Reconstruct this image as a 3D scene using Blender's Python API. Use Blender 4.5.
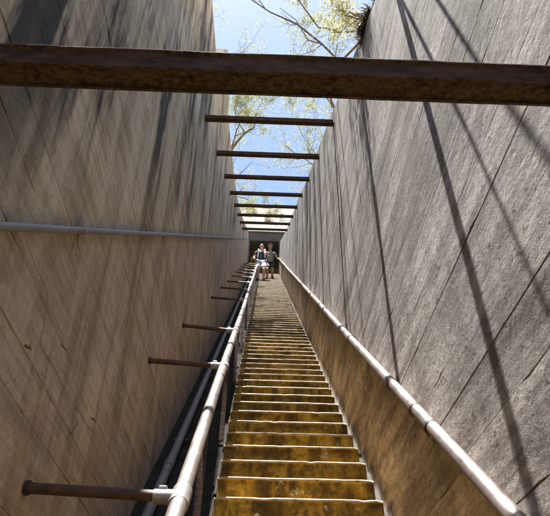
import bpy, bmesh, math, random
from mathutils import Vector, Matrix, noise
R = math.radians
scene = bpy.context.scene
for o in list(bpy.data.objects): bpy.data.objects.remove(o)
COL = scene.collection

# ------------------------------------------------------------------ frame of the place
# X = across the cutting, S = up along the stair slope, N = square to the slope (0 at eye level)
SL = R(45.0); CS, SN = math.cos(SL), math.sin(SL)
def W(X, S, N): return Vector((X, S*CS - N*SN, S*SN + N*CS))
def SNof(y, z): return y*CS + z*SN, -y*SN + z*CS
EYE = 1.25                      # eye above the nosing line, square to the slope
XL, XR0, LEAN, NK = -0.69, 0.669, 0.033, -0.69     # the right wall leans back a little above the handrail
def XR(N): return .646 + LEAN*(N - NK) if N > NK else XR0  # lower face is set back so the upper one casts shade on it

# ------------------------------------------------------------------ camera
FPX = 528.0
Sc = Vector((-10.5, 15.0, -FPX)).normalized()
Xc = Vector((1.0, -0.032, 0.0)); Xc.z = -(Xc.x*Sc.x + Xc.y*Sc.y)/Sc.z; Xc.normalize()
Nc = Xc.cross(Sc)
Bw = Matrix((W(1,0,0), W(0,1,0), W(0,0,1))).transposed()
Bc = Matrix((Xc, Sc, Nc)).transposed()
ROT = Bw @ Bc.transposed()
cam = bpy.data.cameras.new('camera'); camo = bpy.data.objects.new('camera', cam); COL.objects.link(camo)
camo.matrix_world = ROT.to_4x4()
cam.sensor_fit = 'HORIZONTAL'; cam.sensor_width = 36.0; cam.lens = 36.0*FPX/550.0
cam.clip_start = 0.02; cam.clip_end = 2000
scene.camera = camo

# ------------------------------------------------------------------ sky, sun, exposure
to_sun = Vector((-math.tan(R(4.7)), -math.tan(R(2.9)), 1)).normalized()
w = bpy.data.worlds.new('World'); scene.world = w; w.use_nodes = True
nt = w.node_tree; bg = nt.nodes['Background']
sky = nt.nodes.new('ShaderNodeTexSky'); sky.sky_type = 'NISHITA'; sky.sun_disc = False
sky.sun_elevation = math.asin(to_sun.z); sky.sun_rotation = math.atan2(to_sun.x, to_sun.y)
sky.altitude = 200; sky.air_density = 1.0; sky.dust_density = 0.9; sky.ozone_density = 1.0
nt.links.new(sky.outputs[0], bg.inputs[0]); bg.inputs[1].default_value = 0.065
sun = bpy.data.lights.new('sun', 'SUN'); suno = bpy.data.objects.new('sun', sun); COL.objects.link(suno)
sun.energy = 5.0; sun.angle = R(0.5); sun.color = (1.0, 0.95, 0.87)
suno.rotation_euler = to_sun.to_track_quat('Z', 'Y').to_euler(); suno.location = (0, 0, 40)
scene.view_settings.view_transform = 'Standard'; scene.view_settings.look = 'None'
scene.view_settings.gamma = 1.0; scene.view_settings.exposure = 2.25
scene.view_settings.use_curve_mapping = False
scene.render.engine = 'CYCLES'
scene.cycles.max_bounces = 7; scene.cycles.diffuse_bounces = 5; scene.cycles.glossy_bounces = 2; scene.cycles.transmission_bounces = 2

# ------------------------------------------------------------------ helpers
class MB:
    def __init__(s): s.v = []; s.f = []
    def add(s, vs, fs):
        b = len(s.v); s.v += [Vector(v) for v in vs]; s.f += [tuple(b+i for i in f) for f in fs]
    def box(s, a, b):
        x0,y0,z0 = a; x1,y1,z1 = b
        s.add([(x0,y0,z0),(x1,y0,z0),(x1,y1,z0),(x0,y1,z0),(x0,y0,z1),(x1,y0,z1),(x1,y1,z1),(x0,y1,z1)],
              [(0,3,2,1),(4,5,6,7),(0,1,5,4),(1,2,6,5),(2,3,7,6),(3,0,4,7)])
    def sbox(s, a, b):           # a box laid along the slope (X, S, N)
        m = MB(); m.box(a, b); s.add([W(*v) for v in m.v], m.f)
    def tube(s, pts, rad, n=10, cap=True):
        pts = [Vector(p) for p in pts]
        if not hasattr(rad, '__len__'): rad = [rad]*len(pts)
        rings = []; up = None
        for i, p in enumerate(pts):
            d = (pts[min(i+1, len(pts)-1)] - pts[max(i-1, 0)]).normalized()
            if up is None: up = d.orthogonal().normalized()
            up = (up - d*up.dot(d)).normalized(); si = d.cross(up)
            rings.append([p + (up*math.cos(2*math.pi*k/n) + si*math.sin(2*math.pi*k/n))*rad[i] for k in range(n)])
        vs = [v for r in rings for v in r]; fs = []
        for i in range(len(pts)-1):
            for k in range(n):
                fs.append((i*n+k, i*n+(k+1) % n, (i+1)*n+(k+1) % n, (i+1)*n+k))
        if cap: fs += [tuple(range(n-1, -1, -1)), tuple((len(pts)-1)*n+k for k in range(n))]
        s.add(vs, fs)
    def poly_x(s, poly, xf, xb):  # polygon in (y,z); front at xf(y,z), back at xb(y,z)
        n = len(poly)
        s.add([(xf(y, z), y, z) for y, z in poly] + [(xb(y, z), y, z) for y, z in poly],
              [tuple(range(n)), tuple(range(2*n-1, n-1, -1))] + [(i, i+n, (i+1) % n+n, (i+1) % n) for i in range(n)])
    def mesh(s, name, smooth=False):
        me = bpy.data.meshes.new(name); me.from_pydata([tuple(v) for v in s.v], [], s.f)
        bm = bmesh.new(); bm.from_mesh(me); bmesh.ops.recalc_face_normals(bm, faces=bm.faces); bm.to_mesh(me); bm.free()
        if smooth:
            me.polygons.foreach_set('use_smooth', [True]*len(me.polygons))
            me.set_sharp_from_angle(angle=R(40))
        return me
    def build(s, name, mat, parent=None, smooth=False, bevel=0, segs=2):
        o = bpy.data.objects.new(name, s.mesh(name, smooth)); COL.objects.link(o)
        if mat: o.data.materials.append(mat)
        if parent: adopt(o, parent)
        if bevel:
            m = o.modifiers.new('bevel', 'BEVEL'); m.width = bevel; m.segments = segs; m.limit_method = 'ANGLE'; m.angle_limit = R(35)
        return o
def origin_of(o):
    m = Matrix.Translation(o.location)
    return origin_of(o.parent) @ o.matrix_parent_inverse @ m if o.parent else m
def adopt(o, p):
    o.parent = p; o.matrix_parent_inverse = origin_of(p).inverted()
def thing(name, label, cat, loc, group=None):
    o = bpy.data.objects.new(name, None); COL.objects.link(o); o.location = loc; o.empty_display_size = 0.1
    return tag(o, label, cat, group)
def tag(o, label, cat, group=None):
    o['label'] = label; o['category'] = cat
    if group: o['group'] = group
    return o
def structure(o, label=None, cat=None):
    o['kind'] = 'structure'
    if label: o['label'] = label; o['category'] = cat
    return o

# ---- materials
class Mat:
    def __init__(s, name):
        s.m = bpy.data.materials.new(name); s.m.use_nodes = True; s.t = s.m.node_tree; s.b = s.t.nodes['Principled BSDF']
    def n(s, typ, **kw):
        nd = s.t.nodes.new('ShaderNode'+typ)
        for k, v in kw.items(): setattr(nd, k, v)
        return nd
    def l(s, a, b): s.t.links.new(a, b)
    def pos(s): return s.n('NewGeometry').outputs['Position']
    def obj(s): return s.n('TexCoord').outputs['Object']
    def scaled(s, vec, sc, loc=(0, 0, 0)):
        m = s.n('Mapping'); m.inputs['Scale'].default_value = sc; m.inputs['Location'].default_value = loc; s.l(vec, m.inputs['Vector']); return m.outputs[0]
    def noise(s, vec, scale=1, det=6, rough=.6, dist=0):
        x = s.n('TexNoise'); x.inputs['Scale'].default_value = scale; x.inputs['Detail'].default_value = det
        x.inputs['Roughness'].default_value = rough; x.inputs['Distortion'].default_value = dist; s.l(vec, x.inputs['Vector']); return x.outputs['Fac']
    def ramp(s, fac, stops):
        r = s.n('ValToRGB'); e = r.color_ramp.elements
        while len(e) < len(stops): e.new(0.5)
        for i, (p, c) in enumerate(stops):
            e[i].position = p; e[i].color = (*c, 1) if hasattr(c, '__len__') else (c, c, c, 1)
        s.l(fac, r.inputs[0]); return r.outputs[0]
    def mix(s, fac, a, b, mode='MIX'):
        m = s.n('Mix', data_type='RGBA', blend_type=mode)
        for v, i in ((fac, 0), (a, 6), (b, 7)):
            if hasattr(v, 'is_linked'): s.l(v, m.inputs[i])
            elif i == 0: m.inputs[0].default_value = v
            else: m.inputs[i].default_value = (*v, 1)
        return m.outputs[2]
    def math(s, op, a, b=0.0, c=0.0, clamp=False):
        m = s.n('Math', operation=op, use_clamp=clamp)
        for v, i in ((a, 0), (b, 1), (c, 2)):
            if hasattr(v, 'is_linked'): s.l(v, m.inputs[i])
            else: m.inputs[i].default_value = v
        return m.outputs[0]
    def dot(s, vec, v):
        d = s.n('VectorMath', operation='DOT_PRODUCT'); s.l(vec, d.inputs[0]); d.inputs[1].default_value = v; return d.outputs['Value']
    def rand(s): return s.n('ObjectInfo').outputs['Random']
    def bump(s, h, strength, dist, prev=None):
        b = s.n('Bump'); b.inputs['Strength'].default_value = strength; b.inputs['Distance'].default_value = dist
        s.l(h, b.inputs['Height'])
        if prev is not None: s.l(prev, b.inputs['Normal'])
        s.l(b.outputs[0], s.b.inputs['Normal']); return b.outputs[0]
    def col(s, c):
        if hasattr(c, 'is_linked'): s.l(c, s.b.inputs['Base Color'])
        else: s.b.inputs['Base Color'].default_value = (*c, 1)
    def rough(s, v):
        if hasattr(v, 'is_linked'): s.l(v, s.b.inputs['Roughness'])
        else: s.b.inputs['Roughness'].default_value = v
    def metal(s, v): s.b.inputs['Metallic'].default_value = v

def wall_mat(name, right):
    M = Mat(name); P = M.pos()
    Nv = M.dot(P, (0, -SN, CS))
    mid = M.noise(M.scaled(P, (1, 1.2, 1.2)), 2.2, 5, .65)
    grain = M.noise(M.scaled(P, (2, 2.2, 48)), 1.0, 4, .65)            # wood grain of the shuttering boards
    drag = M.noise(M.scaled(P, (1, 1.5, 11), (1, 6, 3)), 1.0, 5, .7)   # laitance dragged along the boards
    Q = P
    if not right:
        rt_ = M.n('Mapping'); rt_.inputs['Rotation'].default_value = (R(-12), 0, 0); M.l(P, rt_.inputs['Vector']); Q = rt_.outputs[0]
    streak = M.noise(M.scaled(Q, (1, 3.2 if right else 2.6, .42 if right else .36)), 1.0, 4, .6, .3)       # water runs
    streak2 = M.noise(M.scaled(Q, (1, 9, .7), (3, 1, 7)), 1.0, 3, .6, .2)
    if right:
        base = M.ramp(mid, [(.3, (0.198, 0.180, 0.173)), (.52, (0.273, 0.255, 0.249)), (.72, (0.341, 0.321, 0.313))])
        base = M.mix(M.math('MULTIPLY', M.ramp(drag, [(.42, 1), (.55, 0)]), .75), base, (0.123, 0.109, 0.106))
        base = M.mix(M.math('MULTIPLY', M.ramp(drag, [(.55, 0), (.72, 1)]), .6), base, (0.411, 0.396, 0.387))
        base = M.mix(M.math('MULTIPLY', M.ramp(streak2, [(.5, 0), (.72, 1)]), .45), base, (0.103, 0.089, 0.086))
        base = M.mix(M.math('MULTIPLY', M.ramp(streak, [(.55, 0), (.75, 1)]), .4), base, (0.372, 0.356, 0.350))
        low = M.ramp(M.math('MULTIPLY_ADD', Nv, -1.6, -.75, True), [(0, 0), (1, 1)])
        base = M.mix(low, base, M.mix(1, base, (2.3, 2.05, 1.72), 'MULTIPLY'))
    else:
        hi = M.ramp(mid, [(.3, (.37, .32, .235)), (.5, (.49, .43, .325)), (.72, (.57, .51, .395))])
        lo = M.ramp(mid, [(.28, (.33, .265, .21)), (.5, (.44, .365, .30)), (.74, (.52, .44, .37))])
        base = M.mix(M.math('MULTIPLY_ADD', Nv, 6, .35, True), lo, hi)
        base = M.mix(M.math('MULTIPLY', M.ramp(drag, [(.40, 1), (.56, 0)]), .35), base, (.16, .125, .09))
        up = M.math('MULTIPLY_ADD', Nv, 1.6, .12, True)                # blue-black algae runs coming from the wall top
        edge = M.noise(M.scaled(Q, (1, 14, 2.2), (7, 3, 1)), 1.0, 4, .65)
        run = M.math('MULTIPLY', M.ramp(M.math('ADD', streak, M.math('MULTIPLY_ADD', edge, .4, -.2)), [(.49, 0), (.60, 1)]), up)
        base = M.mix(M.math('MULTIPLY', run, .95), base, (.035, .041, .046))
        base = M.mix(M.math('MULTIPLY', M.ramp(streak2, [(.5, 0), (.64, 1)]), .55), base, (.15, .12, .085))
        pale = M.noise(M.scaled(Q, (1, 6, .9), (9, 4, 2)), 1.0, 4, .6)
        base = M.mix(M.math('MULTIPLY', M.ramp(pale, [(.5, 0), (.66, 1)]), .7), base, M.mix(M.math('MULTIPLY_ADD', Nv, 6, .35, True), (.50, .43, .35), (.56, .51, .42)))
        rust = M.noise(M.scaled(P, (1, 2.5, 1.0), (2, 8, 5)), 1.3, 4, .65)
        base = M.mix(M.math('MULTIPLY', M.ramp(rust, [(.56, 0), (.70, 1)]), .22), base, (.30, .17, .06))
    base = M.mix(M.math('MULTIPLY', M.ramp(grain, [(.45, 0), (.7, 1)]), .45), base, M.mix(1, base, (.5, .5, .5), 'MULTIPLY'))
    mott = M.noise(M.scaled(P, (1, 1, 1.5)), 26, 5, .8)
    base = M.mix(M.math('MULTIPLY', M.ramp(mott, [(.34, 1), (.52, 0)]), .6 if right else .35), base, M.mix(1, base, (.42, .40, .38), 'MULTIPLY'))
    base = M.mix(M.math('MULTIPLY', M.ramp(mott, [(.52, 0), (.68, 1)]), .5 if right else .25), base, M.mix(1, base, (1.45, 1.45, 1.45), 'MULTIPLY'))
    speck = M.noise(P, 22, 3, .7)
    base = M.mix(M.math('MULTIPLY', M.ramp(speck, [(.62, 0), (.7, 1)]), 1.0 if right else .5), base, M.mix(1, base, (.35, .33, .3), 'MULTIPLY'))
    tint = M.math('MULTIPLY_ADD', M.rand(), .36 if right else .16, .82 if right else .92)
    cr = M.n('CombineColor'); [M.l(tint, cr.inputs[i]) for i in range(3)]
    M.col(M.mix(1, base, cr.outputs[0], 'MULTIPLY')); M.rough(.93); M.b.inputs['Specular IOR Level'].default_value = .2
    big = M.noise(P, 11, 7, .82)
    pits = M.ramp(M.noise(P, 30, 2, .6), [(.30, 0), (.42, 1)])
    h = M.math('MULTIPLY_ADD', grain, .18, M.math('MULTIPLY_ADD', drag, .12, M.math('MULTIPLY_ADD', pits, .15, big)))
    M.bump(h, .55 if right else .4, .010)
    return M.m
m_wall_l = wall_mat('board_marked_concrete_shaded', False)
m_wall_r = wall_mat('board_marked_concrete_grey', True)

def simple(name, stops, scale, rough=.85, metal=0, bump=.3, bd=.004, det=6, sc=(1, 1, 1), var=.0):
    M = Mat(name); P = M.scaled(M.pos(), sc); f = M.noise(P, scale, det, .65)
    c = M.ramp(f, stops)
    if var:
        t = M.math('MULTIPLY_ADD', M.rand(), var, 1-var/2); cr = M.n('CombineColor'); [M.l(t, cr.inputs[i]) for i in range(3)]
        c = M.mix(1, c, cr.outputs[0], 'MULTIPLY')
    M.col(c); M.rough(rough); M.metal(metal)
    if bump: M.bump(M.noise(P, scale*2.3, 5, .65), bump, bd)
    return M.m
def steps_mat():
    M = Mat('ochre_step_concrete'); P = M.pos()
    Sv = M.dot(P, (0, CS, SN))
    a = M.noise(M.scaled(P, (1.2, 2, 2)), 4, 6, .7)
    c = M.ramp(a, [(.3, (.085, .052, .018)), (.45, (.27, .168, .03)), (.60, (.48, .31, .05))])
    dust = M.ramp(a, [(.3, (.12, .09, .055)), (.5, (.21, .165, .105)), (.7, (.30, .245, .16))])      # the upper flight has lost its paint
    c = M.mix(M.math('MULTIPLY_ADD', Sv, .14, -.45, True), c, dust)
    st = M.noise(M.scaled(P, (6, 1, 1.5)), 1.6, 5, .7)
    c = M.mix(M.math('MULTIPLY', M.ramp(st, [(.44, 0), (.58, 1)]), .78), c, (.058, .037, .018))
    bl = M.noise(M.scaled(P, (1, 1, 1), (8, 1, 4)), 15, 6, .75)
    c = M.mix(M.math('MULTIPLY', M.ramp(bl, [(.5, 0), (.6, 1)]), .6), c, (.05, .032, .018))
    sp = M.noise(M.scaled(P, (1, 1, 1), (4, 2, 9)), 11, 4, .6)
    c = M.mix(M.ramp(sp, [(.655, 0), (.69, 1)]), c, (.42, .38, .30))
    t = M.math('MULTIPLY_ADD', M.rand(), .5, .75); cr = M.n('CombineColor'); [M.l(t, cr.inputs[i]) for i in range(3)]
    M.col(M.mix(1, c, cr.outputs[0], 'MULTIPLY')); M.rough(.95); M.b.inputs['Specular IOR Level'].default_value = .15
    b = M.bump(M.noise(P, 18, 6, .75), .7, .010); M.bump(bl, .4, .004, b)
    return M.m
m_step = steps_mat()
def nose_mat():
    M = Mat('sunlit_tint_nosing'); P = M.pos(); a = M.noise(M.scaled(P, (3, 2, 2)), 6, 5, .7)
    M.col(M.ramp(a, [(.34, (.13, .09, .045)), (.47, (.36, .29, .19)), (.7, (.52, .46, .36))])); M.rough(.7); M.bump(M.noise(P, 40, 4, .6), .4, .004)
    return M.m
m_nose = nose_mat()  # pale colour paints in the sunlit white of the step edges
def beam_mat():
    M = Mat('rusted_painted_steel'); P = M.pos()
    a = M.noise(M.scaled(P, (1, 1.6, 1.6)), 16, 6, .7)
    c = M.ramp(a, [(.36, (.015, .006, .005)), (.5, (.038, .017, .013)), (.62, (.06, .034, .022))])
    g = M.noise(M.scaled(P, (1.5, 2, 2), (5, 1, 2)), 48, 6, .8)
    under = M.math('MULTIPLY', M.dot(M.n('NewGeometry').outputs['Normal'], (0, 0, -1)), 1.0, 0, True)
    lich = M.math('MULTIPLY', M.ramp(g, [(.44, 0), (.56, 1)]), M.math('MULTIPLY_ADD', under, .75, .12))
    c = M.mix(lich, c, (0.084, 0.065, 0.032))
    M.col(c); M.rough(.85); M.b.inputs['Specular IOR Level'].default_value = .15; M.bump(a, .6, .004)
    return M.m
m_beam = beam_mat()
m_rust = simple('rust_brown_steel', [(.3, (0.028, 0.013, 0.007)), (.55, (0.070, 0.032, 0.017)), (.72, (0.119, 0.059, 0.032))], 22, .6, .2, .5, .003)
def rail_mat():
    M = Mat('worn_galvanised_pipe'); P = M.pos()
    a = M.noise(P, 9, 6, .7)
    c = M.ramp(a, [(.3, (.2, .172, .165)), (.6, (.26, .228, .22)), (.8, (.35, .32, .31))])
    b = M.noise(M.scaled(P, (1, 1, 1), (3, 3, 1)), 30, 5, .65)
    c = M.mix(M.ramp(b, [(.62, 0), (.7, 1)]), c, (.17, .09, .05))
    M.col(c); M.metal(.75); M.rough(M.ramp(a, [(.3, .38), (.7, .55)])); M.bump(b, .25, .002)
    return M.m
m_rail = rail_mat()
m_band = simple('dark_clamp_steel', [(.3, (.012, .01, .009)), (.7, (.035, .028, .024))], 30, .6, .2, .3, .001)
m_clamp = simple('galvanised_clamp', [(.3, (.16, .15, .145)), (.7, (.34, .33, .32))], 25, .45, .6, .3, .001)
m_conduit = simple('grey_plastic_conduit', [(.3, (.14, .145, .155)), (.7, (.21, .215, .23))], 5, .5, 0, .15, .001)
m_pipe = simple('dull_grey_pipe', [(.3, (.12, .12, .125)), (.7, (.19, .19, .2))], 5, .6, 0, .2, .001)
m_trough = simple('black_bituminous_channel', [(.3, (.025, .024, .023)), (.7, (.045, .043, .04))], 6, .95, 0, .5, .006)
m_trough.node_tree.nodes['Principled BSDF'].inputs['Specular IOR Level'].default_value = 0
m_dark = simple('crack_brown', [(.3, (.05, .032, .02)), (.7, (.11, .072, .046))], 30, .95)
m_soil = simple('dry_hillside_soil', [(.3, (.16, .12, .075)), (.5, (.27, .21, .13)), (.7, (.36, .30, .2))], 1.1, .95, 0, .8, .05)
m_rock = simple('pale_tuff_rock', [(.3, (0.112, 0.101, 0.083)), (.5, (0.188, 0.176, 0.154)), (.72, (0.240, 0.229, 0.206))], .8, .95, 0, .9, .12)
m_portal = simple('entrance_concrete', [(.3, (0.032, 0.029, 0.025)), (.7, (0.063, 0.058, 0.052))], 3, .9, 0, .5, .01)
m_inner = simple('olive_painted_plaster', [(.3, (0.132, 0.132, 0.072)), (.7, (0.240, 0.228, 0.132))], 2, .9, 0, .3, .01)
m_yellow = simple('yellow_paint', [(.3, (0.252, 0.162, 0.018)), (.7, (0.360, 0.252, 0.030))], 8, .5)

# ------------------------------------------------------------------ hillside
def top_left(S):
    y, z = S*CS - 2.4*SN, 0
    return 1.9 if S < 5 else (2.3 - 0.14*max(S-6, 0) if S < 19 else .48)
def top_right(S): return 2.1 - 0.10*S
def bank(name, sgn, x_in, topf):
    m = MB(); xs = [x_in, x_in+.5*sgn, x_in+1.3*sgn, x_in+2.5*sgn, x_in+4.5*sgn, x_in+8*sgn, x_in+15*sgn, x_in+28*sgn, x_in+60*sgn]
    Ss = [-45, -25, -12] + [-6+i*1.1 for i in range(26)] + [24, 30, 40]
    for i, S in enumerate(Ss):
        for j, X in enumerate(xs):
            d = abs(X-x_in); q = min(d/4, 1)
            n = topf(max(min(S, 21.5), -8)) - .35 + (noise.noise((X*.35, S*.35, sgn))*1.1*q) - .02*d*max(0, 1-d/40)
            if S > 22: n -= (S-22)*.4
            m.v.append(W(X, S, n))
    k = len(xs)
    for i in range(len(Ss)-1):
        for j in range(k-1): m.f.append((i*k+j, i*k+j+1, (i+1)*k+j+1, (i+1)*k+j))
    return structure(m.build(name, m_soil, smooth=True))
bank('hillside', -1, XL-.28, top_left)
bank('hillside', 1, XR(1.5)+.28, top_right)
# ground sheet under everything, far down at the foot of the slope
g = MB(); g.box((-1500, -1500, -34), (1500, 1500, -33.5)); structure(g.build('ground', m_soil))

# ------------------------------------------------------------------ walls, course by course
def clip(poly, z, keep_above):
    out = []
    for i in range(len(poly)):
        a, b = poly[i], poly[(i+1) % len(poly)]
        ia, ib = (a[1] >= z) == keep_above, (b[1] >= z) == keep_above
        if ia: out.append(a)
        if ia != ib:
            t = (z-a[1])/(b[1]-a[1]); out.append((a[0]+(b[0]-a[0])*t, z))
    return out
def clipy(poly, y, keep_above):
    return [(b, a) for a, b in clip([(q, p) for p, q in poly], y, keep_above)]
def ragged(poly, r):          # worn arrises: the long edges of a course wander a little and are chipped here and there
    out = []; zc = sum(p[1] for p in poly)/len(poly)
    for a, b in zip(poly, poly[1:]+poly[:1]):
        out.append(a); L = abs(b[0]-a[0])
        if L > .3 and abs(b[1]-a[1]) < .004:
            n = int(L/.07); sg = 1 if zc > a[1] else -1; chip = 0
            for i in range(1, n):
                f = (i + r.uniform(-.3, .3))/n
                chip = r.uniform(.003, .008) if r.random() < .07 else chip*.35
                out.append((a[0]+(b[0]-a[0])*f, a[1] + sg*(abs(r.gauss(0, .0006)) + chip)))
    return out
def yz(S, N): v = W(0, S, N); return (v.y, v.z)
def wall(label, sections, base, mat, seed):
    t = thing('concrete_wall', label, 'wall', base)
    for n, (outline, face, sg) in enumerate(sections):
        rnd = random.Random(seed); rnd2 = random.Random(seed+50)
        def xf(off): return lambda y, z: face(y, z) + sg*off
        core = MB(); core.poly_x(outline, xf(.012), xf(.28)); core.build('wall_core', mat, t)
        z = min(p[1] for p in outline); zmax = max(p[1] for p in outline); z = -6 + .0
        while z < zmax - .03:
            h = rnd.uniform(.13, .25); u = rnd.random()
            gap = rnd.uniform(.003, .006) if u < .22 else rnd.uniform(.0006, .0018)
            off = rnd.uniform(-.00035, .00035); cu = rnd.random(); cf = rnd.random()
            p = clip(clip(outline, z + gap, True), z + h, False)
            if len(p) >= 3:
                ys = [q[0] for q in p]; y0, y1 = min(ys), max(ys)
                cut = y0 + .8 + (y1-y0-1.6)*cf if y1-y0 > 2.2 and cu < .45 else None
                pieces = [p] if cut is None else [clipy(p, cut-.002, False), clipy(p, cut+.002, True)]
                for q in pieces:
                    if len(q) < 3: continue
                    q = ragged(q, rnd2)
                    m = MB(); m.poly_x(q, xf(off), xf(.0125)); m.build('concrete_course', mat, t)
            z += h
    return t
BOT = -1.75
lt = [yz(-4, 2.0), yz(3.6, 2.0), (1.75, 6.1), (2.33, 6.29), (3.1, 6.5), (3.9, 6.85), (4.87, 7.9), (5.85, 8.43), (7.36, 9.19), (8.8, 10.16), yz(18, .62), yz(22.6, .50)]
lo = [yz(-4, BOT)] ; lb = [yz(22.6, BOT)]
wl = wall('left board-marked concrete wall, tan brown with dark blue-grey water stains', [(lo + lb + lt[::-1], lambda y, z: XL, -1)], W(XL, 0, -EYE), m_wall_l, 3)
p = MB(); p.box((XL-.27, 3.9, 6.6), (XL-.001, 4.87, 8.3)); p.build('wall_upstand', m_wall_l, wl, bevel=.01)
rt = [yz(-4, 2.4)] + [yz(S, top_right(S) + .05*math.sin(S*3.1)) for S in (0, 1.5, 3, 4.2, 5, 6, 7, 8, 9.5, 11, 13, 15, 17)] + [yz(22.6, .1)]
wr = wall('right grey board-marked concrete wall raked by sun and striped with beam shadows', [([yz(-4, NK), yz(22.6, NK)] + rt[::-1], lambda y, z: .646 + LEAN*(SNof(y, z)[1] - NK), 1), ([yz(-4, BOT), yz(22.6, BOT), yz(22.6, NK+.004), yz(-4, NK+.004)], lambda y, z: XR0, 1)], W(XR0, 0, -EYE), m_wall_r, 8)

# cracks and spalls on the shaded wall (thin dark brown strips on the face)
rnd = random.Random(5)
def wallpt(px, py):     # a point of the left wall, from where the eye sees it
    d = ROT @ Vector((px-275, 258-py, -FPX)); k = XL/d.x; v = d*k
    return v.y, v.z
def crack(pts, wd):
    m = MB(); P = []
    for (a, b) in zip(pts[:-1], pts[1:]):
        for q in range(6):
            f = q/6; P.append(wallpt(a[0]+(b[0]-a[0])*f + rnd.uniform(-.9, .9), a[1]+(b[1]-a[1])*f + rnd.uniform(-.9, .9)))
    P.append(wallpt(*pts[-1])); n = len(P); L = []; Rr = []
    for i, p in enumerate(P):
        a, b = P[max(i-1, 0)], P[min(i+1, n-1)]; dx, dy = b[0]-a[0], b[1]-a[1]; q = math.hypot(dx, dy) or 1
        ww = wd*rnd.uniform(.4, 1.2)*min(1, .3+min(i, n-1-i)*.4)
        L.append((p[0]-dy/q*ww, p[1]+dx/q*ww)); Rr.append((p[0]+dy/q*ww, p[1]-dx/q*ww))
    for i in range(n-1):
        m.poly_x([L[i], L[i+1], Rr[i+1], Rr[i]], lambda y, z: XL+.0008, lambda y, z: XL-.002)
    m.build('crack', m_dark, wl)
for pts, wd in (([(25, 240), (48, 297), (40, 343), (72, 402), (95, 436)], .0007), ([(23, 345), (31, 350)], .004), ([(61, 344), (66, 351)], .003), ([(91, 417), (96, 423)], .003), ([(68, 436), (74, 428), (79, 420)], .0022)):
    crack(pts, wd)

# ------------------------------------------------------------------ stairs
DS = 0.2222; RUN, RISE = DS*CS, DS*SN
SX0, SX1 = -0.208, 0.622
S_TOP = 21.5
stairs = thing('staircase', 'long steep flight of ochre concrete steps climbing between the two walls', 'stairs', W(0, 0, -EYE-.3))
rnd = random.Random(11)
def step_mesh(seed):
    r = random.Random(seed); m = MB(); nx = 26; prof0 = [(-.0, -RISE-.02), (0, -.022), (-.011, -.016), (-.013, -.007), (-.009, -.0015), (-.001, 0), (RUN+.03, 0), (RUN+.03, -RISE-.02)]
    n = len(prof0); chips = [(r.uniform(SX0, SX1), r.uniform(.012, .03), r.uniform(.002, .008)) for _ in range(r.randint(1, 3))]
    for i in range(nx+1):
        x = SX0 + (SX1-SX0)*i/nx
        wob = noise.noise((x*6, seed*3.7, 0))*.0018
        ch = sum(dp*max(0, 1-abs(x-c)/wd) for c, wd, dp in chips)
        ee = .006*max(0, 1-(x-SX0)/.03) + .008*max(0, 1-(SX1-x)/.03)
        for j, (y, z) in enumerate(prof0):
            if j in (2, 3, 4): y += ch + ee + wob
            if j in (3, 4, 5): z += -ch*.55 - ee*.5 + noise.noise((x*5, seed*1.3, 4))*.002
            if j == 1: y += wob
            m.v.append(Vector((x, y, z)))
    for i in range(nx):
        for j in range(n): m.f.append((i*n+j, (i+1)*n+j, (i+1)*n+(j+1) % n, i*n+(j+1) % n))
    m.f += [tuple(range(n)), tuple(nx*n+j for j in range(n))]
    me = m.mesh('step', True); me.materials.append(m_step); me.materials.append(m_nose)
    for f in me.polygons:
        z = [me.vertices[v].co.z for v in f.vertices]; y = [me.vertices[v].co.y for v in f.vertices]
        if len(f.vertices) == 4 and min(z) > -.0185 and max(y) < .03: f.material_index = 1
    return me
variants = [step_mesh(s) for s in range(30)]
i0 = -14; i1 = int(S_TOP/DS)
for i in range(i0, i1+1):
    o = bpy.data.objects.new('step', variants[rnd.randrange(30)]); COL.objects.link(o)
    o.location = W(0, i*DS + .115, -EYE) + Vector((rnd.uniform(-.003, .003), 0, rnd.uniform(-.0015, .0015))); adopt(o, stairs)
# carriage slab under the steps, edge strip against the wall
m = MB(); m.sbox((SX0+.01, i0*DS, -EYE-.32), (SX1-.01, S_TOP+.3, -EYE-.125)); m.build('carriage_slab', m_step, stairs)
m = MB(); m.sbox((SX0-.020, i0*DS, -EYE-.16), (SX0-.006, S_TOP, -EYE-.09)); m.build('side_stringer', m_trough, stairs, bevel=.002)
m = MB(); m.sbox((SX1+.004, i0*DS, -EYE-.3), (XR0+.008, S_TOP+.2, -EYE-.105)); m.build('edge_strip', m_portal, stairs)
# landing slabs
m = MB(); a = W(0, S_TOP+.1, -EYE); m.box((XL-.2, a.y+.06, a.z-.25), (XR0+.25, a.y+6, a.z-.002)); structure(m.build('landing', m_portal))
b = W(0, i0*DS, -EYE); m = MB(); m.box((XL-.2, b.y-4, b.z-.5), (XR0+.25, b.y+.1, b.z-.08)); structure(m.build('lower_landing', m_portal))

# drain channel on the left
m = MB(); m.sbox((XL-.01, -4, -1.72), (SX0-.022, S_TOP+.2, -1.52)); structure(m.build('drain_channel', m_trough))
pp = thing('drain_pipe', 'dull grey pipe lying in the dark channel below the left handrail', 'pipe', W(-.60, 0, -1.52))
m = MB(); m.tube([W(-.572, -4, -1.455), W(-.572, S_TOP, -1.455)], .029, 16); m.build('pipe_run', m_pipe, pp, True)
for k in range(14):
    S = -.4 + k*1.9
    m = MB(); m.tube([W(-.572, S-.05, -1.455), W(-.572, S+.05, -1.455)], .034, 16); m.build('pipe_coupling', m_pipe, pp, True)
    m = MB(); m.sbox((-.63, S+.5, -1.525), (-.52, S+.53, -1.485)); m.build('pipe_support', m_rust, pp)

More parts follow.
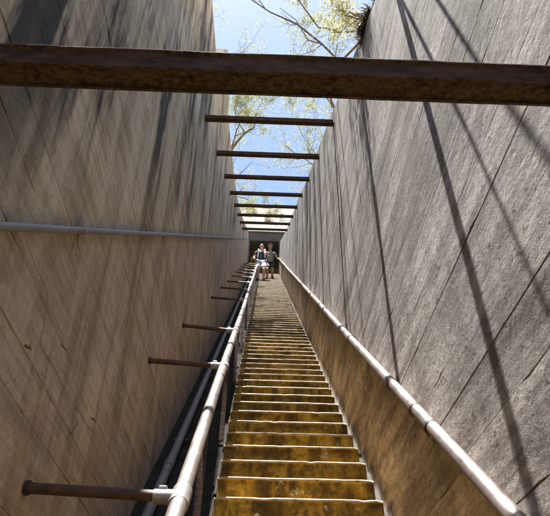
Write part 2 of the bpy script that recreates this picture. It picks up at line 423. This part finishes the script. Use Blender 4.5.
# conduit on the left wall
cd = thing('conduit', 'thin pale grey conduit running along the left wall at eye level', 'conduit', W(XL, 0, 0))
def cN(S): return .012 + .0065*S
m = MB(); m.tube([W(XL+.017, S, cN(S)) for S in (-4, 0, 5, 10, 15, 21.3)], .0125, 12); m.build('conduit_run', m_conduit, cd, True)
for k in range(12):
    S = .35 + k*1.62
    m = MB(); m.tube([W(XL+.017, S-.010, cN(S)), W(XL+.017, S+.010, cN(S))], .0150, 12); m.sbox((XL-.002, S-.009, cN(S)-.035), (XL+.006, S+.009, cN(S)+.035)); m.build('conduit_clip', m_clamp, cd, True)

# ------------------------------------------------------------------ handrails
NR = -.64; XRR = XR(NR) - .0300
hr = thing('handrail', 'right pipe handrail fixed close to the sunlit grey wall', 'handrail', W(XRR, 0, NR))
rr = random.Random(4)
m = MB(); m.tube([W(XRR + .002*math.sin(S*1.3), S, NR + .003*math.sin(S*.9)) for S in [-3+i*.5 for i in range(49)]], .0245, 20); m.build('rail_pipe', m_rail, hr, True)
rings = [-.2, 1.0, 1.86, 2.06, 2.43, 3.6, 5.2, 6.7, 8.2, 9.8, 11.3, 12.9, 14.4, 16, 17.6, 19.2]
for S in rings:
    m = MB(); m.tube([W(XRR, S-.010, NR), W(XRR, S+.010, NR)],   .0285, 20); m.build('pipe_band', m_band, hr, True)
for S in [-.2, 1.84, 2.41, 3.58, 5.2, 6.7, 8.2, 9.8, 11.3, 12.9, 14.4, 16, 17.6, 19.2]:
    m = MB(); m.tube([W(XRR, S, NR-.02), W(XRR+.008, S, NR-.042), W(XR(NR-.045)+.004, S, NR-.046)], .007, 8); m.sbox((.646-.005, S-.014, NR-.049), (.646+.004, S+.014, NR-.02)); m.build('wall_bracket', m_band, hr, True)

NLR = -.775; XLR = -.228
hl = thing('handrail', 'left pipe handrail on rusty posts, braced to the left wall by short bars', 'handrail', W(XLR, 0, -EYE))
m = MB(); m.tube([W(XLR + .003*math.sin(S*1.1+1), S, NLR + .004*math.sin(S*.8)) for S in [-3+i*.5 for i in range(49)]], .026, 20); m.build('rail_pipe', m_rail, hl, True)
for S in (1.55, 2.28, 2.98, 3.45, 4.7, 6.0, 7.2, 8.7, 10.2, 11.7, 13.2, 14.7, 16.2):
    m = MB(); m.tube([W(XLR, S-.008, NLR), W(XLR, S+.008, NLR)], .0288, 20); m.build('pipe_band', m_band, hl, True)
braceS = [.2, 1.57, 3.26, 4.58, 7.05, 8.62, 10.1, 11.55, 13.05, 14.5, 15.95, 17.4, 18.9]
for k, S in enumerate(braceS):
    tl = rr.uniform(-.012, .012)
    a = W(XL+.002, S+tl, NLR+.03+rr.uniform(-.01, .01)); e = W(XLR-.02, S, NLR+.004)
    m = MB(); m.tube([a, e], .0165, 10); br = m.build('brace', m_rust, hl, True)
    m = MB(); m.tube([a, a+Vector((.012, 0, 0))], .0215, 12); m.build('wall_flange', m_band, br, True)
    m = MB(); m.tube([W(XLR, S-.045, NLR), W(XLR, S+.045, NLR)], .031, 20); m.tube([e+Vector((-.06, 0, 0)), e+Vector((.01, 0, 0))], .0215, 12); cl = m.build('clamp', m_clamp, hl, True)
    m = MB(); c = e+Vector((-.035, 0, .018)); m.box(c-Vector((.013, .012, .004)), c+Vector((.013, .012, .012))); m.build('clamp_bolt', m_clamp, cl, bevel=.003)
for S in [-.5, 1.0, 2.45, 3.9, 5.35, 6.8, 8.25, 9.7, 11.15, 12.6, 14.05, 15.5, 16.95, 18.4, 19.85]:
    t_ = W(XLR-.004, S, NLR); d_ = W(XLR-.004, S, -EYE-.05)
    # the post is plumb: drop from the rail to the stringer
    dz = (NLR+EYE+.04)/CS
    m = MB(); m.box((XLR-.027, t_.y-.012, t_.z-dz), (XLR-.007+.010, t_.y+.012, t_.z-.02)); m.build('post', m_rust, hl, bevel=.002)

# ------------------------------------------------------------------ crossbeams
order = ['second', 'third', 'fourth', 'fifth', 'sixth', 'seventh', 'eighth', 'ninth', 'tenth', 'eleventh']
def beam(S, N, hz, dy, label, seed):
    r = random.Random(seed); c = W(0, S, N)
    x0, x1 = XL-.05, XR(N)+.05
    t = thing('crossbeam', label, 'beam', (XL, c.y, c.z), 'steel beams bracing the two walls apart')
    m = MB(); n = 40; prof = [(-dy/2, -hz/2), (-dy/2, hz/2-.009), (-dy/2-.007, hz/2-.006), (-dy/2-.007, hz/2), (dy/2, hz/2), (dy/2, -hz/2), (dy/2-.006, -hz/2), (dy/2-.006, -hz/2+.008), (-dy/2+.006, -hz/2+.008), (-dy/2+.006, -hz/2)]
    for i in range(n+1):
        x = x0 + (x1-x0)*i/n
        for j, (y, z) in enumerate(prof):
            e = noise.noise((x*9, j*3.1, seed))*.0016
            m.v.append(Vector((x, c.y+y+e, c.z+z+e)))
    k = len(prof)
    for i in range(n):
        for j in range(k): m.f.append((i*k+j, (i+1)*k+j, (i+1)*k+(j+1) % k, i*k+(j+1) % k))
    m.f += [tuple(range(k)), tuple(n*k+j for j in range(k))]
    m.build('beam_bar', m_beam, t, bevel=.0015)
    for x, s in ((XL, 1), (XR(N), -1)):
        m = MB(); m.box((x-.01*s, c.y-dy*.8, c.z-hz*.8), (x+.006*s, c.y+dy*.8, c.z+hz*.8)); m.build('end_plate', m_rust, t, bevel=.002)
beam(1.13, .353, .065, .055, 'nearest rusty lichen-spotted beam spanning the whole top of the picture', 1)
kk = 0
for k in (2, 3, 4, 5, 6, 7, 8, 9, 10, 11):
    S = 1.45*k; NB = 1.86-.091*S
    if k == 2: S, NB = 3.25, 1.66
    if k == 2: lab = 'rusty steel beam out of sight overhead whose broad shadow stripes the right wall'
    elif k == 3: lab = 'rusty steel beam hidden right behind the nearest beam'
    else: lab = 'dark steel beam across the sky, %s below the nearest beam in the picture' % ['first', 'second', 'third', 'fourth', 'fifth', 'sixth', 'seventh', 'eighth'][k-4]
    beam(S, NB, .055, .050, lab, k+2)

# ------------------------------------------------------------------ entrance at the top
A = W(0, S_TOP, -EYE); yp, zp = A.y+.12, A.z
pt = thing('bunker_entrance', 'dark concrete doorway at the head of the stairs', 'doorway', (0, yp, zp))
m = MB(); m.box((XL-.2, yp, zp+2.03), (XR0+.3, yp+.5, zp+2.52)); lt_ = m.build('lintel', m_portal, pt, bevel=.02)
m = MB(); m.box((XL-.2, yp-.05, zp+2.525), (XR0+.3, yp+.5, zp+2.58)); m.build('shade_ledge', m_portal, lt_)  # ledge added to keep the grazing sun off the lintel face
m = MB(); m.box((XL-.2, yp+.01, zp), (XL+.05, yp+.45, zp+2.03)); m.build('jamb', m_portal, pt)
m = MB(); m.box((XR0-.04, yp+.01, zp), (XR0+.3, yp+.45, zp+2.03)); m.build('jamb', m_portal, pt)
m = MB(); m.box((XL-.9, yp+2.0, zp), (XR0+.9, yp+2.2, zp+2.3)); m.build('back_wall', m_inner, pt)
m = MB(); m.box((XL-.9, yp+.45, zp+2.25), (XR0+.9, yp+2.0, zp+2.5)); m.build('ceiling_slab', m_inner, pt)
m = MB(); m.box((XL-.35, yp+.45, zp), (XL-.12, yp+2.0, zp+2.25)); m.build('side_wall', m_inner, pt)
m = MB(); m.box((XR0+.15, yp+.45, zp), (XR0+.4, yp+2.0, zp+2.25)); m.build('side_wall', m_inner, pt)
yr = thing('guard_rail', 'yellow painted posts just inside the dark doorway', 'railing', (XL+.15, yp+.2, zp))
for x in (XL+.14, XL+.28):
    m = MB(); m.tube([(x, yp+.75, zp), (x, yp+.75, zp+1.75)], .032, 10); m.build('post', m_yellow, yr, True)
for z in (.9, 1.6):
    m = MB(); m.tube([(XL+.06, yp+.75, zp+z), (XL+.32, yp+.75, zp+z)], .02, 8); m.build('rail', m_yellow, yr, True)
# pale rock rising above the entrance
m = MB(); nx, ny = 60, 34
for i in range(nx+1):
    X = -9 + 18*i/nx
    for j in range(ny+1):
        f = j/ny; y = yp+.3+4.6*f; z = zp+2.45+7.6*f**1.05
        d = noise.fractal((X*.7, y*.9, z*.9), .7, 2.0, 5)*.22*min(1, f*5+.15)
        m.v.append(Vector((X, y - d*.8, z + d*.5 - .06*X*X*f)))
for i in range(nx):
    for j in range(ny): m.f.append((i*(ny+1)+j, (i+1)*(ny+1)+j, (i+1)*(ny+1)+j+1, i*(ny+1)+j+1))
structure(m.build('rock_bank', m_rock, smooth=True))

# ------------------------------------------------------------------ vegetation
def leaf_mat(name, a, b):
    M = Mat(name); r = M.n('NewGeometry').outputs['Random Per Island']
    c = M.ramp(r, [(0, a), (1, b)]); M.col(c); M.rough(.6); M.b.inputs['Specular IOR Level'].default_value = .3
    tr = M.n('BsdfTranslucent'); M.l(c, tr.inputs[0]); mx = M.n('MixShader'); mx.inputs[0].default_value = .45
    M.l(M.b.outputs[0], mx.inputs[1]); M.l(tr.outputs[0], mx.inputs[2]); M.l(mx.outputs[0], M.t.nodes['Material Output'].inputs[0])
    return M.m
m_leaf = leaf_mat('pale_yellow_green_leaves', (.16, .19, .08), (.40, .41, .23))
m_dryleaf = leaf_mat('dry_straw_leaves', (.24, .25, .10), (.46, .44, .27))
m_grass = leaf_mat('dark_dry_grass', (.02, .016, .009), (.07, .052, .028))
m_bark = simple('grey_brown_bark', [(.3, (.05, .035, .025)), (.6, (.11, .085, .065)), (.8, (.18, .15, .12))], 14, .9, 0, .6, .004)
def grow(mb, tips, p, d, length, rad, depth, r, bend=.35, up=.12):
    n = 6; pts = [p]; q = p.copy(); dd = d.normalized()
    for i in range(n):
        dd = (dd + Vector((r.uniform(-1, 1), r.uniform(-1, 1), r.uniform(-1, 1)))*bend*.5 + Vector((0, 0, up*.3))).normalized()
        q = q + dd*length/n; pts.append(q)
    mb.tube(pts, [rad*(1-.55*i/n) for i in range(n+1)], 6 if rad > .01 else 4, cap=True)
    if depth == 0:
        tips += pts[2:]; return
    for i in range(2, n+1):
        k = 2 if i == n else (1 if r.random() < .8 else 0)
        for _ in range(k):
            a = (pts[i]-pts[i-1]).normalized(); o = Vector((r.uniform(-1, 1), r.uniform(-1, 1), r.uniform(-.5, 1))).normalized()
            grow(mb, tips, pts[i], a*.7+o*.8, length*r.uniform(.45, .7), rad*(1-.55*i/n)*.62, depth-1, r, bend, up)
def leaves(tips, n, size, spread, r):
    m = MB()
    for _ in range(n):
        c = r.choice(tips) + Vector((r.gauss(0, 1), r.gauss(0, 1), r.gauss(0, 1)))*spread
        a = Vector((r.gauss(0, 1), r.gauss(0, 1), r.gauss(0, 1))).normalized(); b = a.orthogonal().normalized()
        s = size*r.uniform(.5, 1.3); b = b*s*.32; a = a*s
        m.add([c-a*.5, c+b, c+a*.5, c-b], [(0, 1, 2, 3)])
    return m
def tree(label, base, d, h, nl, seed, depth=3, size=.034, rad=.05, mat=None, spread=.04, limbs=None, group='scrubby trees along the wall tops', name='tree'):
    r = random.Random(seed); t = thing(name, label, 'tree', base, group)
    mb = MB(); tips = []
    grow(mb, tips, Vector(base), Vector(d), h, rad, depth, r)
    for (pts, rd) in (limbs or []):
        P = [Vector(p) for p in pts]; mb.tube(P, [rd*(1-.7*i/(len(P)-1)) for i in range(len(P))], 6)
        for i in range(1, len(P)):
            if r.random() < .8: grow(mb, tips, P[i], (P[i]-P[i-1]).normalized()+Vector((r.uniform(-.8, .8), r.uniform(-.8, .8), r.uniform(-.8, .8))), .35, rd*.35, 1, r, .5, 0)
    mb.build('trunk', m_bark, t, True)
    if nl: leaves(tips, nl, size, spread, r).build('crown', mat or m_leaf, t)
    return t
def PX(px, py, S):      # the point seen at a photo pixel, at distance S up the slope
    d = ROT @ Vector((px-275, 258-py, -FPX)); s = d.y*CS+d.z*SN
    return d*(S/s)
# left bank
tree('sparse pale tree behind the left wall above the raised wall block', W(-1.25, 8.2, 1.6), (.25, -.1, 1), 1.7, 1500, 21, rad=.04)
tree('thin leafy tree beside the left wall, by the first two far beams', W(-1.15, 10.6, 1.2), (.22, -.15, 1), 1.7, 7200, 22, rad=.04)
tree('small yellow-green tree by the left wall near the third far beam', W(-1.1, 13.2, .8), (.15, 0, 1), 1.5, 6240, 23, rad=.035)
tree('low bush at the far end of the left wall top', W(-1.1, 16.4, .45), (.05, 0, 1), 1.1, 4320, 24, rad=.03)
# right bank
limb1 = [PX(*q) for q in ((420, -30, 6.4), (372, 30, 6.6), (340, 62, 6.8), (322, 44, 6.9), (297, 24, 7.0), (270, 12, 7.1), (246, -4, 7.2))]
limb2 = [PX(*q) for q in ((372, 30, 6.6), (345, 32, 6.6), (318, 27, 6.7), (300, 2, 6.7), (285, -20, 6.8))]
limb3 = [PX(*q) for q in ((322, 44, 6.9), (308, 40, 6.8), (296, 20, 6.8), (280, 8, 6.8))]
tree('bare dark-branched tree leaning over the cutting at the top of the picture', PX(430, -20, 6.3)+Vector((.25, .1, -1.6)), (-.05, 0, 1), 1.9, 1400, 31, rad=.05, limbs=[(limb1, .022), (limb2, .016), (limb3, .010)], size=.03)
tree('leafy yellow-green tree over the right wall beside the first far beam', W(1.5, 8.2, 1.0), (-.03, .1, 1), 2.5, 11520, 32, rad=.04)
tree('sparse green tree over the right wall by the second far beam', W(1.45, 10.4, .75), (-.05, 0, 1), 2.7, 10080, 33, rad=.04)
tree('small leafy tree over the right wall by the fourth far beam', W(1.4, 13.2, .5), (-.05, 0, 1), 2.2, 6240, 34, rad=.035)
tree('low pale bush at the far end of the right wall top', W(1.4, 16.2, .2), (0, 0, 1), 1.7, 4320, 35, rad=.03)
tree('pale straw-coloured bush on the right wall top above the grass tuft', PX(352, 2, 4.9)+Vector((.22, .05, -.5)), (-.35, -.1, 1), .62, 2000, 36, rad=.02, depth=2, size=.028, mat=m_dryleaf, spread=.06)
# twigs overhead, out of the picture, whose thin shadows cross the right wall
tw = thing('tree', 'tree whose thin boughs cross overhead and shade the right wall', 'tree', W(1.5, 2.6, 1.7), 'scrubby trees along the wall tops')
m = MB(); r = random.Random(77)
zt = 3.62
fork = Vector((1.35, 1.55, zt-.1))
m.tube([W(1.5, 2.6, 1.5), fork, Vector((.95, 1.45, zt)), Vector((.613, 1.015, zt)), Vector((.517, .89, zt)), Vector((.419, .80, zt)), Vector((.25, .66, zt+.05))], [.04, .03, .014, .0085, .008, .0075, .005], 8)
m.tube([fork, Vector((.95, 1.1, zt)), Vector((.613, .805, zt)), Vector((.517, .69, zt)), Vector((.463, .60, zt)), Vector((.38, .50, zt)), Vector((.2, .36, zt))], [.02, .012, .0085, .008, .0085, .008, .005], 8)
m.build('trunk', m_bark, tw, True)

for k, (x, f) in enumerate(((-.75, .75), (-.1, .95), (.55, .7), (.2, .45))):
    tree(['grey-green bush on the pale slope above the doorway, leftmost of four', 'bush on the crest of the pale slope above the doorway', 'grey-green bush on the pale slope above the doorway, rightmost of four', 'lowest grey-green bush on the pale slope above the doorway'][k],
         (x, yp+.3+4.6*f, zp+2.4+7.6*f**1.05), (0, -.3, 1), .55, 900, 50+k, rad=.015, depth=2, size=.06, spread=.09, group='bushes above the doorway', name='bush')
# dark tuft hanging over the right wall top
r = random.Random(9)
tf = MB(); c0 = PX(360, 22, 4.15)
tb = W(XR(1.7)+.05, SNof(c0.y, c0.z)[0], top_right(4.1)+.02)
tuft = thing('grass_tuft', 'dark dry grass tuft hanging over the right wall top edge', 'grass tuft', tb)
for _ in range(1900):
    a = Vector((r.uniform(-.03, .10), r.gauss(0, .06), r.uniform(-.03, .05)))
    d = Vector((r.uniform(-1.3, .3), r.gauss(0, .6), r.uniform(-.4, .6))).normalized(); L = r.uniform(.04, .18)
    p0 = tb+a; p1 = p0+d*L*.5; p2 = p1+(d+Vector((-.25, 0, -1.3))).normalized()*L*.6; s = Vector((r.gauss(0, 1), r.gauss(0, 1), r.gauss(0, 1))).normalized()*.004
    tf.add([p0-s, p0+s, p1+s, p1-s, p2], [(0, 1, 2, 3), (3, 2, 4)])
tf.build('blades', m_grass, tuft)
rb = MB(); rb.tube([tb+Vector((.06, -.12, -.05)), tb+Vector((.03, 0, .02)), tb+Vector((.06, .12, .0))], [.03, .06, .03], 8); rb.build('root_clump', m_bark, tuft, True)

# ------------------------------------------------------------------ people
def flat(name, c, rough=.8):
    M = Mat(name); f = M.noise(M.pos(), 40, 4, .6); M.col(M.mix(f, tuple(x*.8 for x in c), tuple(min(1, x*1.15) for x in c))); M.rough(rough); return M.m
m_skin = flat('skin', (.42, .25, .17), .55); m_skin2 = flat('skin_tanned', (.33, .18, .11), .55)
def skin(name, chains, mat, parent, lvl=2, root=0):
    vs, es, rad = [], [], []; idx = {}
    def vid(p, r):
        k = tuple(round(q, 4) for q in p)
        if k not in idx: idx[k] = len(vs); vs.append(p); rad.append(r)
        return idx[k]
    for ch in chains:
        prev = None
        for (p, r) in ch:
            i = vid(p, r)
            if prev is not None and prev != i: es.append((prev, i))
            prev = i
    me = bpy.data.meshes.new(name); me.from_pydata(vs, es, []); o = bpy.data.objects.new(name, me); COL.objects.link(o)
    me.materials.append(mat); sm = o.modifiers.new('skin', 'SKIN'); sm.use_smooth_shade = True
    for i, sv in enumerate(me.skin_vertices[0].data):
        rr_ = rad[i]; sv.radius = rr_ if hasattr(rr_, '__len__') else (rr_, rr_); sv.use_root = (i == root)
    s = o.modifiers.new('sub', 'SUBSURF'); s.levels = lvl; s.render_levels = lvl
    o.parent = parent
    return o
def person(label, loc, k, lean, cols, cap=False, seed=0, stride=1, arms=None):
    t = thing('person', label, 'person', loc); t.scale = (k, k, k)
    fy = -1  # facing down the stairs
    rz = RISE/k; ry = RUN/k
    hip = (0, 0, .93); ch = (0, fy*.05*lean, 1.25); nk = (0, fy*.10*lean, 1.46); hd = (0, fy*.14*lean, 1.60); tp = (0, fy*.16*lean, 1.70)
    chains = [[(hip, (.13, .10)), ((0, fy*.02*lean, 1.08), (.12, .09)), (ch, (.15, .10)), ((0, fy*.085*lean, 1.40), (.09, .065)), (nk, (.052, .055)), (hd, (.072, .09)), (tp, (.06, .07))]]
    front, back = (1, -1) if stride > 0 else (-1, 1)
    feet = {front: (fy*ry*1.0, -rz), back: (0, 0)}
    for s in (1, -1):
        fyy, fz = feet[s]
        kn = (s*.10, fy*.10 + fyy*.6, .50 + fz*.45)
        an = (s*.10, fyy + .02, .09 + fz)
        chains.append([(hip, (.13, .10)), ((s*.09, 0, .86), (.09, .095)), (kn, (.058, .06)), ((s*.10, (kn[1]+an[1])/2+.02, (kn[2]+an[2])/2), (.052, .055)), (an, (.036, .04)), ((s*.105, fyy+fy*.06, .045+fz), (.042, .03)), ((s*.115, fyy+fy*.16, .03+fz), (.04, .022))])
        el, hx_, hy_, hz_ = (arms or {}).get(s, ((s*.26, fy*.02, 1.10), s*.25, fy*.20, .92))
        sh = (s*.175, fy*.075*lean, 1.37); hand = (hx_, hy_+fy*.03, hz_-.035)
        chains.append([(ch, (.15, .10)), (sh, (.058, .056)), (el, (.042, .042)), ((hx_, hy_, hz_+.03), (.028, .024)), (hand, (.038, .016))])
        for f in range(4):
            o_ = (f-1.5)*.018; b_ = (hand[0]+o_, hand[1]+fy*.03, hand[2]-.022); L = (.07, .082, .078, .062)[f]
            chains.append([(hand, (.038, .016)), (b_, .0085), ((b_[0], b_[1]+fy*L*.35, b_[2]-L*.45), .008), ((b_[0], b_[1]+fy*L*.25, b_[2]-L*.95), .0065)])
        th = (hand[0]-s*.040, hand[1]+fy*.01, hand[2]-.005)
        chains.append([(hand, (.038, .016)), (th, .010), ((th[0]-s*.012, th[1]+fy*.03, th[2]-.03), .0085)])
    skin('body', chains, cols['skin'], t)
    # face
    def blob(name, c, rx, ry_, rz_, mat, par=t):
        bm = bmesh.new(); bmesh.ops.create_uvsphere(bm, u_segments=14, v_segments=9, radius=1)
        bmesh.ops.scale(bm, vec=(rx, ry_, rz_), verts=bm.verts); bmesh.ops.translate(bm, vec=c, verts=bm.verts)
        me = bpy.data.meshes.new(name); bm.to_mesh(me); bm.free(); me.materials.append(mat); me.polygons.foreach_set('use_smooth', [True]*len(me.polygons))
        o = bpy.data.objects.new(name, me); COL.objects.link(o); o.parent = par; return o
    hx, hy, hz = hd
    blob('nose', (0, hy+fy*.092, hz+.0), .012, .018, .022, cols['skin'])
    for s in (1, -1):
        blob('eye', (s*.030, hy+fy*.080, hz+.03), .012, .008, .008, m_band)
        blob('ear', (s*.072, hy, hz+.01), .010, .02, .03, cols['skin'])
    blob('mouth', (0, hy+fy*.083, hz-.045), .024, .008, .007, flat('lips', (.3, .12, .1)))
    if cap:
        c = blob('cap', (0, hy-fy*.005, hz+.10), .086, .104, .062, cols['cap'])
        blob('cap_brim', (0, hy+fy*.115, hz+.062), .068, .062, .010, cols['brim'])
        blob('hair', (0, hy-fy*.035, hz+.03), .080, .080, .075, cols['hair'])
    else:
        blob('hair', (0, hy-fy*.022, hz+.065), .082, .095, .075, cols['hair'])
    # shirt with sleeves, shorts, shoes
    sh = [[((0, 0, .90), (.155, .125)), ((0, fy*.02*lean, 1.08), (.145, .115)), (ch, (.155, .118)), ((0, fy*.085*lean, 1.42), (.09, .075))]]
    for s in (1, -1): sh.append([(ch, (.155, .118)), ((s*.18, fy*.075*lean, 1.375), (.066, .064)), ((s*.225, fy*.06, 1.22), (.056, .055))])
    skin('shirt', sh, cols['shirt'], t)
    st = []
    for s in (1, -1):
        fyy, fz = feet[s]; a_ = (s*.095, fy*.05+fyy*.3, .70+fz*.2)
        low = (s*.10, fy*.095 + fyy*.55, .54+fz*.42) if cols['long'] == 0 else (s*.10, fyy*.95+.0, .20+fz)
        ch_ = [((0, 0, .95), (.145, .12)), ((s*.09, 0, .86), (.115, .12)), (a_, (.10, .105))]
        if cols['long']: ch_.append(((s*.10, fy*.09+fyy*.6, .50+fz*.45), (.085, .09)))
        ch_.append((low, (.088, .092))); st.append(ch_)
    skin('trousers' if cols['long'] else 'shorts', st, cols['shorts'], t)
    for s in (1, -1):
        fyy, fz = feet[s]
        blob('shoe', (s*.112, fyy+fy*.075, .042+fz), .048, .135, .048, cols['shoe'])
    if cols.get('pack'):
        blob('backpack', (0, -fy*.18, 1.20), .16, .09, .22, cols['pack'])
        for s in (1, -1):
            m = MB(); m.tube([(s*.11, -fy*.10, 1.42), (s*.11, fy*(.03+.085*lean), 1.475), (s*.10, fy*(.14+.05*lean), 1.33), (s*.13, fy*.06, 1.08)], .026, 8)
            o = m.build('strap', cols['strap'], None, True); o.parent = t
    return t
SP1, SP2 = 17.55, 18.45
def step_at(S):
    i = round((S-.115)/DS); v = W(0, i*DS+.115, -EYE); return v
v1 = step_at(SP1); v2 = step_at(SP2)
person('person in navy top with white straps and pale knee-length shorts coming down the steps', (-.09, v1.y+.08, v1.z), .99, .4,
       dict(skin=m_skin, shirt=flat('navy_cotton', (.02, .025, .05)), shorts=flat('pale_grey_cotton', (.5, .5, .52)), hair=flat('dark_hair', (.02, .016, .013), .6), shoe=flat('dark_shoe', (.05, .04, .05)), pack=flat('backpack_grey', (.1, .1, .11)), strap=flat('white_strap', (.65, .65, .65)), long=0), stride=1, arms={1: ((.25, -.06, 1.12), .13, -.24, 1.16)})
person('person in red and white cap, grey-green shirt and dark shorts near the right rail', (.22, v2.y+.08, v2.z), .90, 1.5,
       dict(skin=m_skin2, shirt=flat('sage_cotton', (.15, .165, .15)), shorts=flat('black_cotton', (.02, .02, .022)), hair=flat('brown_hair', (.05, .03, .02), .6), cap=flat('white_cap', (.62, .58, .56)), brim=flat('red_brim', (.5, .1, .09)), shoe=flat('brown_shoe', (.08, .05, .04)), long=0), cap=True, stride=-1, arms={1: ((.31, -.02, 1.14), .41, -.16, .97)})
